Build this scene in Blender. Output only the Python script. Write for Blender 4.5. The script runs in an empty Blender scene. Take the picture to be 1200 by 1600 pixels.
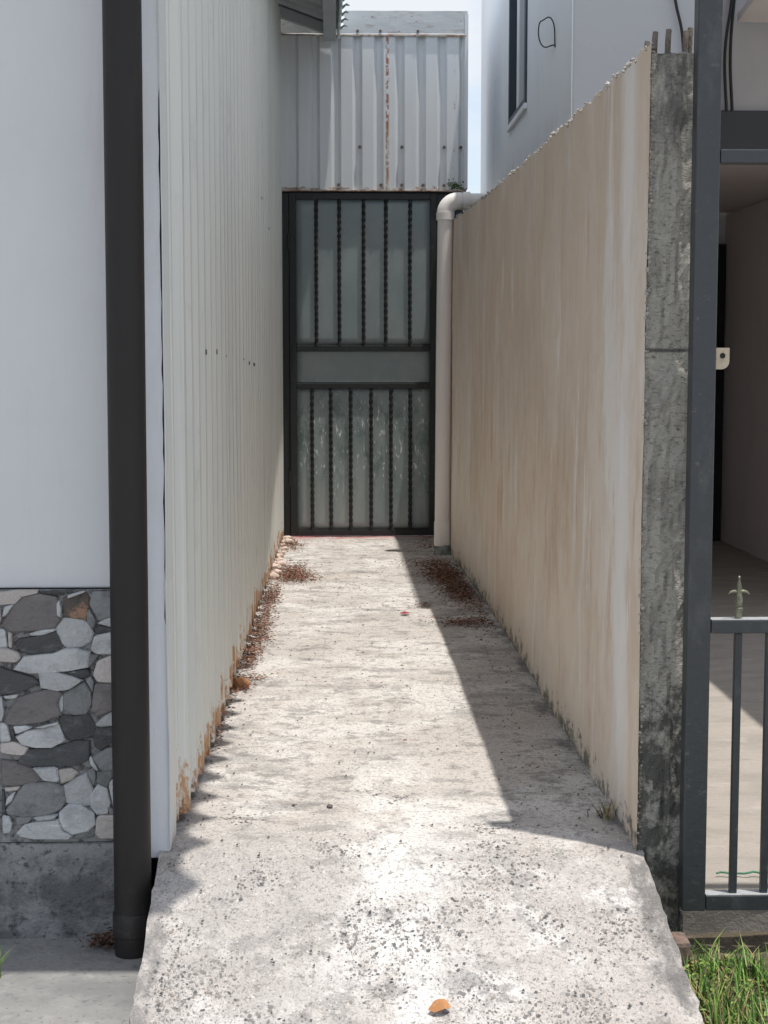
import bpy, bmesh, math, random
from math import radians, sin, cos, pi
from mathutils import Vector, noise
S = bpy.context.scene
COL = S.collection
random.seed(7)

# ------------------------------------------------------------------ camera
cd = bpy.data.cameras.new('camera'); cam = bpy.data.objects.new('camera', cd); COL.objects.link(cam)
cd.sensor_fit = 'HORIZONTAL'; cd.sensor_width = 36; cd.lens = 72; cd.clip_start = 0.05; cd.clip_end = 5000
cam.location = (0, 0, 1.15); cam.rotation_euler = (radians(90 - 5.356), 0, radians(-1.782))
S.camera = cam
S.render.resolution_x, S.render.resolution_y = 768, 1024

# ------------------------------------------------------------------ sky and sun
SUN = Vector((-0.148, 0.092, -1.0)).normalized()          # direction the light travels
elev = math.asin(-SUN.z); azim = math.atan2(-SUN.x, -SUN.y)
W = bpy.data.worlds.new('World'); S.world = W; W.use_nodes = True
wn = W.node_tree; wn.nodes.clear()
def wnode(t): return wn.nodes.new(t)
sky = wnode('ShaderNodeTexSky'); sky.sky_type = 'NISHITA'; sky.sun_disc = False
sky.sun_elevation = elev; sky.sun_rotation = azim; sky.air_density = 1.0; sky.dust_density = 1.5
bg = wnode('ShaderNodeBackground'); bg.inputs[1].default_value = 0.15
tc = wnode('ShaderNodeTexCoord'); mp = wnode('ShaderNodeMapping'); mp.inputs['Scale'].default_value = (2.2, 2.2, 4.5)
nz = wnode('ShaderNodeTexNoise'); nz.inputs['Scale'].default_value = 1.6; nz.inputs['Detail'].default_value = 7; nz.inputs['Roughness'].default_value = .55
rp = wnode('ShaderNodeValToRGB'); rp.color_ramp.elements[0].position = .36; rp.color_ramp.elements[1].position = .58
mx = wnode('ShaderNodeMixRGB'); mx.inputs[2].default_value = (4.4, 4.6, 4.9, 1)
ou = wnode('ShaderNodeOutputWorld')
L = wn.links.new
L(tc.outputs['Generated'], mp.inputs[0]); L(mp.outputs[0], nz.inputs['Vector']); L(nz.outputs['Fac'], rp.inputs[0])
L(rp.outputs[0], mx.inputs[0]); L(sky.outputs[0], mx.inputs[1]); L(mx.outputs[0], bg.inputs[0]); L(bg.outputs[0], ou.inputs[0])
sl = bpy.data.lights.new('sun', 'SUN'); sl.energy = 3.3; sl.angle = radians(.53); sl.color = (1, .955, .89)
so = bpy.data.objects.new('sun', sl); COL.objects.link(so); so.rotation_euler = SUN.to_track_quat('-Z', 'Y').to_euler(); so.location = (3, -2, 20)
vs = S.view_settings; vs.view_transform = 'Standard'; vs.look = 'None'; vs.gamma = 1; vs.exposure = 0.38; vs.use_curve_mapping = False
S.cycles.max_bounces = 7; S.cycles.diffuse_bounces = 5; S.cycles.use_denoising = True

# ------------------------------------------------------------------ materials
MATS = {}
def mat(name, base, layers=(), rough=.85, bump=(), metallic=0.0, spec=.3, rnd=0.0, trans=0.0):
    """layers: (colour, texture, scale xyz, lo, hi, strength, masks, bias); texture noise|chips|flat; masks: (axis, a, b) = 0 at a, 1 at b"""
    m = bpy.data.materials.new(name); m.use_nodes = True; MATS[name] = m
    nt = m.node_tree; N = nt.nodes; K = nt.links.new; b = N['Principled BSDF']
    geo = N.new('ShaderNodeNewGeometry'); pos = geo.outputs['Position']
    sep = N.new('ShaderNodeSeparateXYZ'); K(pos, sep.inputs[0])
    def math_(op, a, c=None, d=None, clamp=False):
        n = N.new('ShaderNodeMath'); n.operation = op; n.use_clamp = clamp
        for i, v in enumerate((a, c, d)):
            if v is None: continue
            if isinstance(v, (int, float)): n.inputs[i].default_value = v
            else: K(v, n.inputs[i])
        return n.outputs[0]
    def ramp(v, lo, hi):
        n = N.new('ShaderNodeMapRange'); n.interpolation_type = 'SMOOTHSTEP'
        K(v, n.inputs[0]); n.inputs[1].default_value = lo; n.inputs[2].default_value = hi
        return n.outputs[0]
    def coords(sc, off=0.0):
        n = N.new('ShaderNodeMapping'); K(pos, n.inputs[0]); n.inputs['Scale'].default_value = sc
        n.inputs['Location'].default_value = (off * 3.1, off * 1.7, off * 2.3); return n.outputs[0]
    cur = N.new('ShaderNodeRGB'); cur.outputs[0].default_value = (*base, 1); cur = cur.outputs[0]
    if rnd:
        oi = N.new('ShaderNodeObjectInfo'); hs = N.new('ShaderNodeHueSaturation')
        K(cur, hs.inputs['Color']); K(math_('ADD', math_('MULTIPLY', oi.outputs['Random'], 2 * rnd), 1 - rnd), hs.inputs['Value']); cur = hs.outputs[0]
    for i, ly in enumerate(layers):
        col, tex, sc, lo, hi = ly[:5]
        st = ly[5] if len(ly) > 5 else 1.0; masks = ly[6] if len(ly) > 6 else (); bias = ly[7] if len(ly) > 7 else 0.0
        mk = None
        for ax, a, c in masks:
            n = N.new('ShaderNodeMapRange'); K(sep.outputs['XYZ'.index(ax.upper())], n.inputs[0])
            n.inputs[1].default_value = a; n.inputs[2].default_value = c
            mk = n.outputs[0] if mk is None else math_('MULTIPLY', mk, n.outputs[0])
        if tex == 'flat':
            fac = None
        elif tex == 'chips':
            n = N.new('ShaderNodeTexVoronoi'); n.inputs['Scale'].default_value = 1
            wv = N.new('ShaderNodeTexNoise'); wv.inputs['Scale'].default_value = 40
            K(coords(sc, i + 1), n.inputs['Vector'])
            sp = N.new('ShaderNodeSeparateColor'); K(n.outputs['Color'], sp.inputs[0])
            near = ramp(n.outputs['Distance'], .42, .30)
            fac = math_('MULTIPLY', near, ramp(sp.outputs[0], lo, hi))
        else:
            n = N.new('ShaderNodeTexNoise'); n.inputs['Scale'].default_value = 1; n.inputs['Detail'].default_value = 9; n.inputs['Roughness'].default_value = .68
            K(coords(sc, i + 1), n.inputs['Vector']); v = n.outputs['Fac']
            if bias and mk is not None:
                v = math_('ADD', v, math_('MULTIPLY', math_('SUBTRACT', mk, 1.0), bias))
            fac = ramp(v, lo, hi)
        if mk is not None and not bias: fac = mk if fac is None else math_('MULTIPLY', fac, mk)
        fac = math_('MULTIPLY', fac, st)
        mxn = N.new('ShaderNodeMixRGB'); K(fac, mxn.inputs[0]); K(cur, mxn.inputs[1]); mxn.inputs[2].default_value = (*col, 1); cur = mxn.outputs[0]
    K(cur, b.inputs['Base Color'])
    b.inputs['Roughness'].default_value = rough; b.inputs['Metallic'].default_value = metallic
    b.inputs['Specular IOR Level'].default_value = spec
    if trans: b.inputs['Transmission Weight'].default_value = trans
    prev = None
    for j, (sc, dist) in enumerate(bump):
        n = N.new('ShaderNodeTexNoise'); n.inputs['Scale'].default_value = 1; n.inputs['Detail'].default_value = 6; n.inputs['Roughness'].default_value = .6
        K(coords(sc if isinstance(sc, tuple) else (sc, sc, sc), 5 + j), n.inputs['Vector'])
        bp = N.new('ShaderNodeBump'); bp.inputs['Strength'].default_value = 1; bp.inputs['Distance'].default_value = dist
        K(n.outputs['Fac'], bp.inputs['Height'])
        if prev is not None: K(prev, bp.inputs['Normal'])
        prev = bp.outputs[0]
    if prev is not None: K(prev, b.inputs['Normal'])
    return m

mat('white_paint', (.63, .635, .645), [((.56, .565, .58), 'noise', (1.5, 1.5, 1.2), .45, .75, .6), ((.54, .535, .52), 'noise', (7, 7, .9), .56, .70, .4), ((.60, .60, .58), 'noise', (9, 9, 2), .62, .8, .35)], rough=.75, bump=[(6, .003), (90, .0006)])
mat('corner_paint', (.76, .77, .80), [((.62, .63, .63), 'noise', (6, 6, 1.5), .5, .75, .6), ((.25, .25, .24), 'noise', (30, 30, 8), .72, .76, .8)], rough=.7, bump=[(12, .004), (70, .0012)])
mat('stone_purple', (.20, .185, .182), [((.14, .13, .13), 'noise', (14, 14, 18), .45, .7, .7), ((.30, .28, .27), 'noise', (40, 40, 50), .6, .75, .5), ((.26, .235, .225), 'noise', (5, 5, 14), .5, .7, .6)], rough=.7, bump=[(14, .012), (45, .008), (150, .003)], rnd=.14)
mat('stone_pale', (.50, .51, .51), [((.34, .35, .36), 'noise', (13, 13, 20), .45, .68, .8), ((.62, .60, .56), 'noise', (24, 24, 30), .58, .7, .6), ((.12, .12, .12), 'noise', (30, 30, 22), .68, .72, .8), ((.66, .65, .62), 'noise', (9, 9, 38), .655, .69, .75), ((.06, .06, .06), 'noise', (34, 34, 14), .67, .71, .7)], rough=.65, bump=[(14, .012), (45, .008), (150, .003)], rnd=.16)
mat('stone_dark', (.075, .077, .078), [((.17, .17, .17), 'noise', (14, 14, 40), .5, .7, .7), ((.36, .36, .35), 'noise', (10, 10, 45), .68, .73, .6), ((.66, .65, .62), 'noise', (9, 9, 38), .655, .69, .75), ((.06, .06, .06), 'noise', (34, 34, 14), .67, .71, .7)], rough=.6, bump=[(14, .012), (45, .008), (150, .003)], rnd=.2)
mat('stone_mid', (.23, .237, .235), [((.14, .145, .145), 'noise', (16, 16, 22), .45, .66, .8), ((.38, .38, .37), 'noise', (25, 25, 35), .6, .72, .5), ((.66, .65, .62), 'noise', (9, 9, 38), .655, .69, .75), ((.06, .06, .06), 'noise', (34, 34, 14), .67, .71, .7)], rough=.68, bump=[(14, .012), (45, .008), (150, .003)], rnd=.15)
mat('stone_beige', (.50, .46, .43), [((.42, .33, .27), 'noise', (14, 14, 18), .5, .7, .6), ((.2, .19, .19), 'noise', (26, 26, 30), .64, .7, .7), ((.66, .65, .62), 'noise', (9, 9, 38), .655, .69, .75), ((.06, .06, .06), 'noise', (34, 34, 14), .67, .71, .7)], rough=.7, bump=[(14, .012), (45, .008), (150, .003)], rnd=.12)
mat('stone_brown', (.10, .085, .075), [((.36, .21, .13), 'noise', (18, 18, 26), .5, .6, .8), ((.05, .045, .045), 'noise', (22, 22, 30), .58, .66, .8)], rough=.7, bump=[(35, .005)])
mat('mortar', (.27, .27, .265), [((.07, .07, .07), 'noise', (40, 40, 40), .46, .6, .9), ((.42, .42, .41), 'noise', (60, 60, 60), .6, .68, .8)], rough=.9, bump=[(70, .006)])
mat('mouldy_concrete', (.30, .30, .295), [((.11, .11, .112), 'noise', (7, 7, 8), .40, .62, .85), ((.055, .055, .055), 'noise', (55, 55, 55), .52, .66, .8), ((.45, .45, .44), 'noise', (80, 80, 90), .64, .72, .6)], rough=.95, bump=[(60, .008), (180, .003)])
mat('wall_end', (.40, .38, .33), [((.25, .235, .205), 'noise', (9, 9, 6), .44, .66, .8), ((.52, .51, .46), 'noise', (60, 60, 150), .52, .66, .6), ((.12, .118, .105), 'noise', (70, 70, 170), .54, .63, .7), ((.10, .10, .09), 'noise', (26, 26, 30), .60, .68, .7),
    ((.075, .075, .07), 'noise', (26, 26, 22), .38, .54, .85, [('z', .75, .30)], .55), ((.10, .10, .095), 'noise', (30, 30, 9), .40, .6, .75, [('z', 1.25, 1.75)], .45), ((.06, .06, .055), 'flat', (1, 1, 1), 0, 1, .85, [('z', 1.184, 1.189), ('z', 1.198, 1.193)])], rough=.95, bump=[(45, .01), ((150, 150, 250), .005)])
mat('render_coat', (.70, .585, .485), [((.60, .485, .385), 'noise', (3, 1.5, 1.3), .40, .64, .75), ((.75, .68, .61), 'noise', (3, 1.4, .9), .44, .62, .7), ((.78, .75, .715), 'noise', (4, 2.6, .5), .52, .66, .8),
    ((.76, .68, .60), 'noise', (6, 22, 7.0), .50, .66, .4), ((.82, .80, .77), 'noise', (6, 8, 1.5), .55, .66, .75), ((.54, .41, .305), 'noise', (6, 7, 2.2), .54, .67, .6), ((.62, .52, .43), 'noise', (6, 6, 6), .48, .66, .4),
    ((.52, .37, .24), 'noise', (6, 7, 2.0), .54, .64, .7, [('z', 1.2, .8), ('z', .2, .5)]), ((.55, .455, .38), 'noise', (6, 1, .9), .34, .70, .65, [('z', 1.1, 1.9)]), ((.80, .73, .63), 'noise', (3, 2, 2), .34, .6, .5, [('z', 1.0, .2)]),
    ((.80, .78, .76), 'noise', (2, 3, 1.0), .38, .56, .6, [('y', 3.72, 3.80), ('y', 4.02, 3.90)]), ((.60, .46, .34), 'noise', (2, 3, 1.2), .34, .56, .6, [('y', 3.74, 3.69)]),
    ((.12, .125, .10), 'noise', (14, 14, 20), .36, .5, .85, [('z', .24, -.02)], .55), ((.30, .27, .23), 'noise', (14, 30, 9), .73, .78, .6)], rough=.88, bump=[((2.5, 2.5, 2), .02), ((40, 40, 30), .002)])
mat('chipped_plaster', (.42, .39, .34), [((.22, .21, .19), 'noise', (40, 40, 40), .48, .6, .8), ((.66, .63, .58), 'noise', (60, 60, 60), .58, .64, .8)], rough=.95, bump=[(80, .006)])
mat('path_concrete', (.56, .52, .485), [
    ((.43, .405, .38), 'noise', (1.8, 2.6, 2), .46, .64, .4), ((.70, .675, .645), 'noise', (2.6, 2.6, 2), .48, .58, .85),
    ((.29, .278, .268), 'noise', (3.0, 4.6, 3), .53, .63, .6), ((.21, .202, .195), 'noise', (7, 10, 6), .54, .62, .6), ((.25, .24, .23), 'noise', (26, 22, 22), .53, .61, .6), ((.52, .44, .385), 'noise', (1.7, 2.1, 2), .54, .70, .6),
    ((.74, .72, .69), 'noise', (7, 5, 5), .44, .56, .9, [('x', -.03, .10), ('x', .32, .17), ('y', 4.7, 4.2)]),
    ((.47, .425, .395), 'noise', (7, 6, 3), .40, .54, .75, [('x', .18, .44), ('y', 3.95, 3.5)]), ((.44, .41, .385), 'noise', (7, 6, 3), .40, .54, .75, [('x', .10, -.10), ('y', 3.95, 3.5)]),
    ((.20, .192, .185), 'noise', (85, 75, 80), .54, .62, .65), ((.16, .155, .15), 'noise', (190, 160, 170), .54, .62, .65), ((.78, .76, .73), 'noise', (120, 100, 100), .58, .66, .65),
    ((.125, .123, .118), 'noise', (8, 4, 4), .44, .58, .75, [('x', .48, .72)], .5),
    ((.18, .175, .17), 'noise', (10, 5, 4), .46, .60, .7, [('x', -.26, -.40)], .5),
    ((.42, .15, .15), 'noise', (7, 14, 4), .36, .52, .8, [('y', 10.15, 10.42)], .35)], rough=.92, bump=[(9, .006), (60, .006), (150, .005)])
mat('pavement_concrete', (.26, .255, .245), [((.17, .17, .17), 'noise', (4, 4, 4), .42, .66, .8), ((.36, .35, .335), 'noise', (9, 9, 9), .56, .7, .6), ((.11, .11, .11), 'noise', (60, 60, 60), .56, .66, .7)], rough=.95, bump=[(50, .006), (160, .002)])
mat('yard_concrete', (.35, .315, .275), [((.28, .255, .225), 'noise', (3, 8, 3), .42, .64, .8), ((.43, .39, .345), 'noise', (7, 12, 5), .52, .7, .7), ((.24, .22, .20), 'noise', (24, 60, 30), .58, .68, .7)], rough=.93, bump=[((20, 50, 20), .005), (150, .002)])
mat('soil', (.13, .105, .075), [((.24, .20, .15), 'noise', (20, 20, 20), .5, .7, .8), ((.06, .05, .035), 'noise', (40, 40, 40), .55, .7, .8)], rough=1, bump=[(40, .02), (140, .006)])
mat('asphalt', (.36, .35, .33), [((.28, .27, .26), 'noise', (1, 1, 1), .4, .7, .6), ((.18, .18, .17), 'noise', (60, 60, 60), .5, .7, .6)], rough=.95, bump=[(80, .004)])
mat('cream_cladding', (.70, .71, .665), [((.60, .615, .59), 'noise', (.6, .9, .35), .42, .68, .6), ((.70, .66, .55), 'noise', (3, 14, .5), .55, .75, .45, [('z', 1.4, .4)]), ((.10, .095, .085), 'noise', (60, 60, 26), .735, .755, .9), ((.38, .38, .35), 'noise', (20, 34, .35), .60, .68, .45), ((.80, .81, .78), 'noise', (20, 26, .4), .58, .66, .5), ((.44, .42, .36), 'noise', (6, 7, 3), .56, .72, .35),
    ((.46, .22, .07), 'noise', (24, 30, 12), .42, .53, .85, [('z', .38, .06)], .45), ((.20, .08, .03), 'noise', (50, 50, 30), .45, .56, .9, [('z', .26, .03)], .45), ((.14, .065, .03), 'noise', (40, 40, 20), .44, .54, .9, [('z', .20, .0)], .5), ((.38, .22, .12), 'noise', (10, 26, 3), .735, .76, .9, [('z', 1.5, .6)])], rough=.55, spec=.35, bump=[((3, 3, .8), .004)])
mat('flash_cream', (.70, .72, .69), [((.58, .60, .58), 'noise', (5, 5, 1), .45, .7, .6), ((.20, .20, .19), 'noise', (40, 40, 20), .72, .75, .9), ((.34, .20, .10), 'noise', (24, 24, 9), .44, .54, .8, [('z', .1, -.02)], .4)], rough=.6, bump=[((6, 6, 1), .003)])
mat('grey_sheet', (.76, .785, .80), [((.69, .715, .74), 'noise', (4, 4, .7), .42, .68, .6), ((.36, .15, .07), 'noise', (46, 46, 30), .46, .51, .95, [('x', .333, .342), ('x', .362, .352)]), ((.62, .56, .46), 'noise', (26, 26, 3), .52, .6, .8, [('x', .335, .345), ('x', .360, .350)]),
    ((.30, .15, .085), 'noise', (60, 60, 16), .60, .64, .9, [('x', .77, .782), ('x', .812, .80)]), ((.28, .14, .08), 'noise', (50, 50, 24), .735, .75, .85), ((.33, .2, .13), 'noise', (18, 18, 40), .45, .55, .8, [('z', 2.40, 2.345)], .4)], rough=.5, spec=.4, bump=[((4, 4, 1), .002)])
mat('flashing', (.58, .60, .62), [((.42, .37, .34), 'noise', (7, 7, 34), .55, .64, .7), ((.27, .16, .11), 'noise', (14, 14, 50), .63, .68, .85), ((.58, .6, .62), 'noise', (5, 5, 12), .5, .7, .6)], rough=.55, bump=[((5, 5, 12), .003)])
mat('rusty_edge', (.52, .46, .40), [((.30, .15, .08), 'noise', (30, 30, 40), .45, .6, .9)], rough=.7)
mat('roof_under', (.44, .47, .49), [((.34, .36, .37), 'noise', (4, 4, 4), .45, .7, .6)], rough=.55)
mat('roof_teal', (.50, .59, .58), [((.60, .65, .64), 'noise', (8, 30, 8), .45, .6, .7), ((.15, .2, .19), 'noise', (20, 60, 20), .6, .7, .7)], rough=.5)
mat('dark_pipe', (.020, .0175, .0165), [((.030, .027, .025), 'noise', (8, 8, 2), .45, .7, .8), ((.40, .39, .38), 'noise', (90, 90, 60), .775, .79, .8), ((.13, .125, .12), 'noise', (14, 14, 14), .5, .7, .5, [('z', .0, -.2)])], rough=.5, spec=.3, bump=[((6, 6, 1.2), .0015)])
mat('pvc', (.84, .80, .77), [((.70, .63, .56), 'noise', (5, 5, .8), .45, .7, .6), ((.55, .52, .44), 'noise', (14, 14, 6), .4, .6, .7, [('z', .5, .0)], .4)], rough=.4, spec=.45)
mat('pvc_foot', (.26, .29, .27), [((.12, .13, .12), 'noise', (30, 30, 30), .45, .6, .8)], rough=.7)
mat('gate_black', (.022, .025, .026), [((.06, .062, .062), 'noise', (20, 20, 20), .55, .7, .7)], rough=.45, spec=.4, bump=[(60, .0008)])
mat('iron_paint', (.036, .040, .045), [((.062, .066, .07), 'noise', (14, 14, 6), .5, .68, .8), ((.11, .10, .085), 'noise', (34, 34, 34), .60, .68, .7), ((.10, .055, .03), 'noise', (50, 50, 50), .69, .73, .8)], rough=.38, spec=.5, bump=[(60, .001)])
mat('iron_painted_sheen', (.36, .37, .375), [((.20, .21, .215), 'noise', (30, 60, 30), .5, .65, .8)], rough=.5)  # pale colour painting the sun's sheen on the rail tops
mat('spear_metal', (.24, .235, .17), [((.10, .105, .07), 'noise', (60, 60, 60), .45, .6, .8), ((.35, .34, .28), 'noise', (80, 80, 80), .6, .7, .7)], rough=.45, metallic=.4)
mat('latch_metal', (.42, .36, .27), [((.30, .24, .17), 'noise', (50, 50, 50), .5, .65, .8)], rough=.6)
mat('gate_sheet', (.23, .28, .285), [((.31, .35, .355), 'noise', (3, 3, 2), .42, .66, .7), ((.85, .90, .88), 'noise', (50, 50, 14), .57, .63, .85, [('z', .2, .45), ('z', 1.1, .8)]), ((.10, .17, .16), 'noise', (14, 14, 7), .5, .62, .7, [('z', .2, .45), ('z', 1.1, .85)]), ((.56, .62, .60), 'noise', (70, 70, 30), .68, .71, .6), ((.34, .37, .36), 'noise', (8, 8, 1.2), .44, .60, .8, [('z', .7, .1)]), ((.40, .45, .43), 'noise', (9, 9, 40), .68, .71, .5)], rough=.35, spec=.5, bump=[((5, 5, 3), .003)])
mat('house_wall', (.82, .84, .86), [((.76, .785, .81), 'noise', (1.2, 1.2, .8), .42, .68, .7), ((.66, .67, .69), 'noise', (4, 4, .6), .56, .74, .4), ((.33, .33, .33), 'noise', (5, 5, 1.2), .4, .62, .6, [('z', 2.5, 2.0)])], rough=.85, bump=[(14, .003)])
mat('house_front', (.50, .51, .53), [((.43, .44, .46), 'noise', (1.5, 1.5, 1), .42, .68, .7)], rough=.85, bump=[(14, .003)])
mat('upper_front', (.46, .445, .44), [((.40, .385, .38), 'noise', (1.5, 1.5, 1), .42, .68, .7)], rough=.85)
mat('passage_wall', (.80, .73, .69), [((.72, .65, .61), 'noise', (2, 2, 1), .42, .68, .7)], rough=.85)
mat('dark_beam', (.06, .062, .068), rough=.6)
mat('dark_door', (.012, .012, .012), rough=.6)
mat('window_frame', (.06, .075, .095), rough=.5)
mat('sash', (.68, .70, .72), rough=.5)
mat('glass', (.05, .07, .09), rough=.05, spec=.8)
mat('cable_black', (.03, .03, .032), rough=.6)
mat('rebar_rust', (.17, .15, .13), [((.10, .06, .04), 'noise', (90, 90, 90), .5, .6, .8)], rough=.9, bump=[(120, .002)])
mat('leaf_dry', (.46, .21, .085), [((.60, .34, .16), 'noise', (120, 120, 120), .5, .65, .7)], rough=.6)
mat('petal', (.30, .05, .08), rough=.6)
mat('litter_red', (.21, .085, .055), rough=.85); mat('litter_brown', (.12, .07, .05), rough=.9); mat('litter_tan', (.36, .22, .145), rough=.85)
mat('chip_dark', (.105, .105, .11), rough=.85); mat('chip_grey', (.19, .185, .18), rough=.9); mat('chip_brown', (.25, .22, .195), rough=.9)
mat('pebble', (.12, .115, .11), rough=.9); mat('rubble', (.62, .50, .43), [((.45, .37, .32), 'noise', (50, 50, 50), .45, .65, .7)], rough=.95, bump=[(90, .004)])
mat('orange_stone', (.48, .25, .12), [((.34, .16, .08), 'noise', (60, 60, 60), .45, .65, .7)], rough=.9, bump=[(70, .004)])
mat('grass_green', (.11, .215, .035), rough=.5); mat('grass_light', (.22, .34, .075), rough=.5); mat('grass_dark', (.055, .13, .027), rough=.5); mat('grass_dry', (.34, .27, .13), rough=.7)
mat('moss', (.11, .16, .06), rough=.8); mat('string_green', (.06, .22, .13), rough=.6); mat('weed_dark', (.055, .06, .035), rough=.8); mat('brick_clay', (.22, .15, .12), [((.10, .09, .08), 'noise', (40, 40, 40), .45, .6, .8)], rough=.95, bump=[(70, .004)])

# ------------------------------------------------------------------ builders
class MB:
    def __init__(s): s.v = []; s.f = []; s.mi = []
    def quad(s, a, b, c, d, mi=0): s.poly((a, b, c, d), mi)
    def poly(s, pts, mi=0):
        n = len(s.v); s.v += [tuple(p) for p in pts]; s.f.append(tuple(range(n, n + len(pts)))); s.mi.append(mi)
    def box(s, x0, x1, y0, y1, z0, z1, mi=0):
        n = len(s.v); s.v += [(x, y, z) for z in (z0, z1) for y in (y0, y1) for x in (x0, x1)]
        for q in ((0, 2, 3, 1), (4, 5, 7, 6), (0, 1, 5, 4), (2, 6, 7, 3), (0, 4, 6, 2), (1, 3, 7, 5)):
            s.f.append(tuple(n + k for k in q)); s.mi.append(mi)
        return s
    def grid(s, fn, nu, nv, mi=0, flip=False):
        n = len(s.v)
        for i in range(nu + 1):
            for j in range(nv + 1): s.v.append(tuple(fn(i / nu, j / nv)))
        for i in range(nu):
            for j in range(nv):
                q = (n + i * (nv + 1) + j, n + (i + 1) * (nv + 1) + j, n + (i + 1) * (nv + 1) + j + 1, n + i * (nv + 1) + j + 1)
                s.f.append(q[::-1] if flip else q); s.mi.append(mi)
        return s
    def tube(s, pts, r, seg=12, mi=0, cap=True):
        pts = [Vector(p) for p in pts]; rs = r if isinstance(r, (list, tuple)) else [r] * len(pts); n = len(s.v); up = None
        for i, p in enumerate(pts):
            t = (pts[min(i + 1, len(pts) - 1)] - pts[max(i - 1, 0)]).normalized()
            if up is None: up = t.orthogonal().normalized()
            up = (up - t * up.dot(t)).normalized(); w = t.cross(up)
            for k in range(seg):
                a = 2 * pi * k / seg; s.v.append(tuple(p + (up * cos(a) + w * sin(a)) * rs[i]))
        for i in range(len(pts) - 1):
            for k in range(seg):
                k2 = (k + 1) % seg; s.f.append((n + i * seg + k, n + i * seg + k2, n + (i + 1) * seg + k2, n + (i + 1) * seg + k)); s.mi.append(mi)
        if cap:
            s.f.append(tuple(n + k for k in range(seg))[::-1]); s.mi.append(mi)
            e = n + (len(pts) - 1) * seg; s.f.append(tuple(e + k for k in range(seg))); s.mi.append(mi)
        return s
    def build(s, name, mats, parent=None, smooth=False, bevel=0.0):
        if isinstance(mats, str): mats = (mats,)
        o = Vector((0, 0, 0)); q = parent
        while q is not None: o += q.location; q = q.parent
        me = bpy.data.meshes.new(name); me.from_pydata([tuple(Vector(v) - o) for v in s.v], [], s.f)
        for m in mats: me.materials.append(MATS[m])
        me.polygons.foreach_set('material_index', s.mi)
        if smooth: me.polygons.foreach_set('use_smooth', [True] * len(me.polygons))
        bm = bmesh.new(); bm.from_mesh(me); bmesh.ops.remove_doubles(bm, verts=bm.verts, dist=1e-6)
        bmesh.ops.recalc_face_normals(bm, faces=bm.faces); bm.to_mesh(me); bm.free(); me.update()
        if smooth: me.set_sharp_from_angle(angle=radians(38))
        ob = bpy.data.objects.new(name, me); COL.objects.link(ob); ob.parent = parent
        if bevel:
            b = ob.modifiers.new('bevel', 'BEVEL'); b.width = bevel; b.segments = 2; b.limit_method = 'ANGLE'
        return ob
def tag(o, label=None, cat=None, group=None, kind=None):
    for k, v in (('label', label), ('category', cat), ('group', group), ('kind', kind)):
        if v: o[k] = v
    return o
def thing(name, loc, label, cat, group=None):
    o = bpy.data.objects.new(name, None); COL.objects.link(o); o.location = loc; o.empty_display_size = .1
    return tag(o, label, cat, group)
def box(name, m, parent, x0, x1, y0, y1, z0, z1, bevel=.004): return MB().box(x0, x1, y0, y1, z0, z1).build(name, m, parent, bevel=bevel)
def nz3(x, y, z=0.0, oct=4): return noise.fractal(Vector((x, y, z)), 1.0, 2.0, oct)
def sheet(ob, t=.003):
    s = ob.modifiers.new('thickness', 'SOLIDIFY'); s.thickness = t; s.offset = 0; return ob

# ------------------------------------------------------------------ setting
g = MB(); g.box(-300, 300, -300, 300, -.6, -.36); tag(g.build('street', 'asphalt'), kind='structure')

def path_z(y):
    d = 3.56 - y
    z = 0.0 if d < -.12 else -.375 * (((d + .12) ** 2) / .48 if d < .12 else d)
    return max(z, -.40)
def path_pt(u, v):
    y = 2.35 + (10.9 - 2.35) * (v ** 1.35)
    jl = .004 * nz3(3.1, y * 5) + .004 * nz3(8.1, y * 33); jr = .004 * nz3(5.7, y * 6) + .006 * nz3(1.7, y * 45)
    k = min(1, max(0, (3.75 - y) / .2))
    x0 = -.425 + jl * k; x1 = .742 + (jr - .012 + .042 * max(0, 3.6 - y)) * k
    x = x0 + (x1 - x0) * u
    edge = min(u, 1 - u) * 1.16
    z = path_z(y) + .004 * nz3(x * 3, y * 3) + .0018 * nz3(x * 25, y * 25, 3)
    return (x, y, z)
g = MB(); NU, NV = 70, 330
g.grid(path_pt, NU, NV)
g.grid(lambda u, v: (lambda p: (p[0] + (-.010 * nz3(2, p[1] * 14, u * 3) if u > .01 else 0), p[1], p[2] + (-.46 - p[2]) * u))(path_pt(0, v)), 5, NV)
g.grid(lambda u, v: (lambda p: (p[0] + (.006 * nz3(9, p[1] * 34, u * 6) if u > .01 else 0), p[1], p[2] + (-.46 - p[2]) * u))(path_pt(1, v)), 5, NV)
tag(g.build('concrete_path', 'path_concrete', smooth=True), kind='structure')

g = MB(); g.grid(lambda u, v: (-3 + 2.60 * u, 2.3 + 1.36 * v, -.212 + .004 * nz3(u * 8, v * 5)), 40, 24)
g.grid(lambda u, v: (-3 + 2.60 * u, 2.3, -.5 + .288 * v), 8, 2)
tag(g.build('pavement', 'pavement_concrete', smooth=True), kind='structure')

g = MB(); g.grid(lambda u, v: (.80 + 4.4 * u, 3.64 + 8.4 * v, -.17 + .004 * nz3(u * 9, v * 14)), 40, 70)
g.grid(lambda u, v: (.80 + 4.4 * u, 3.64 + .006 * nz3(u * 60, v * 3), -.42 + .25 * v), 90, 4)
tag(g.build('yard_floor', 'yard_concrete', smooth=False), kind='structure')
g = MB(); g.grid(lambda u, v: (.70 + 3.2 * u, 2.2 + 1.46 * v, -.235 + .012 * nz3(u * 14, v * 9)), 60, 40)
tag(g.build('verge_soil', 'soil', smooth=True), kind='structure')

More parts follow.
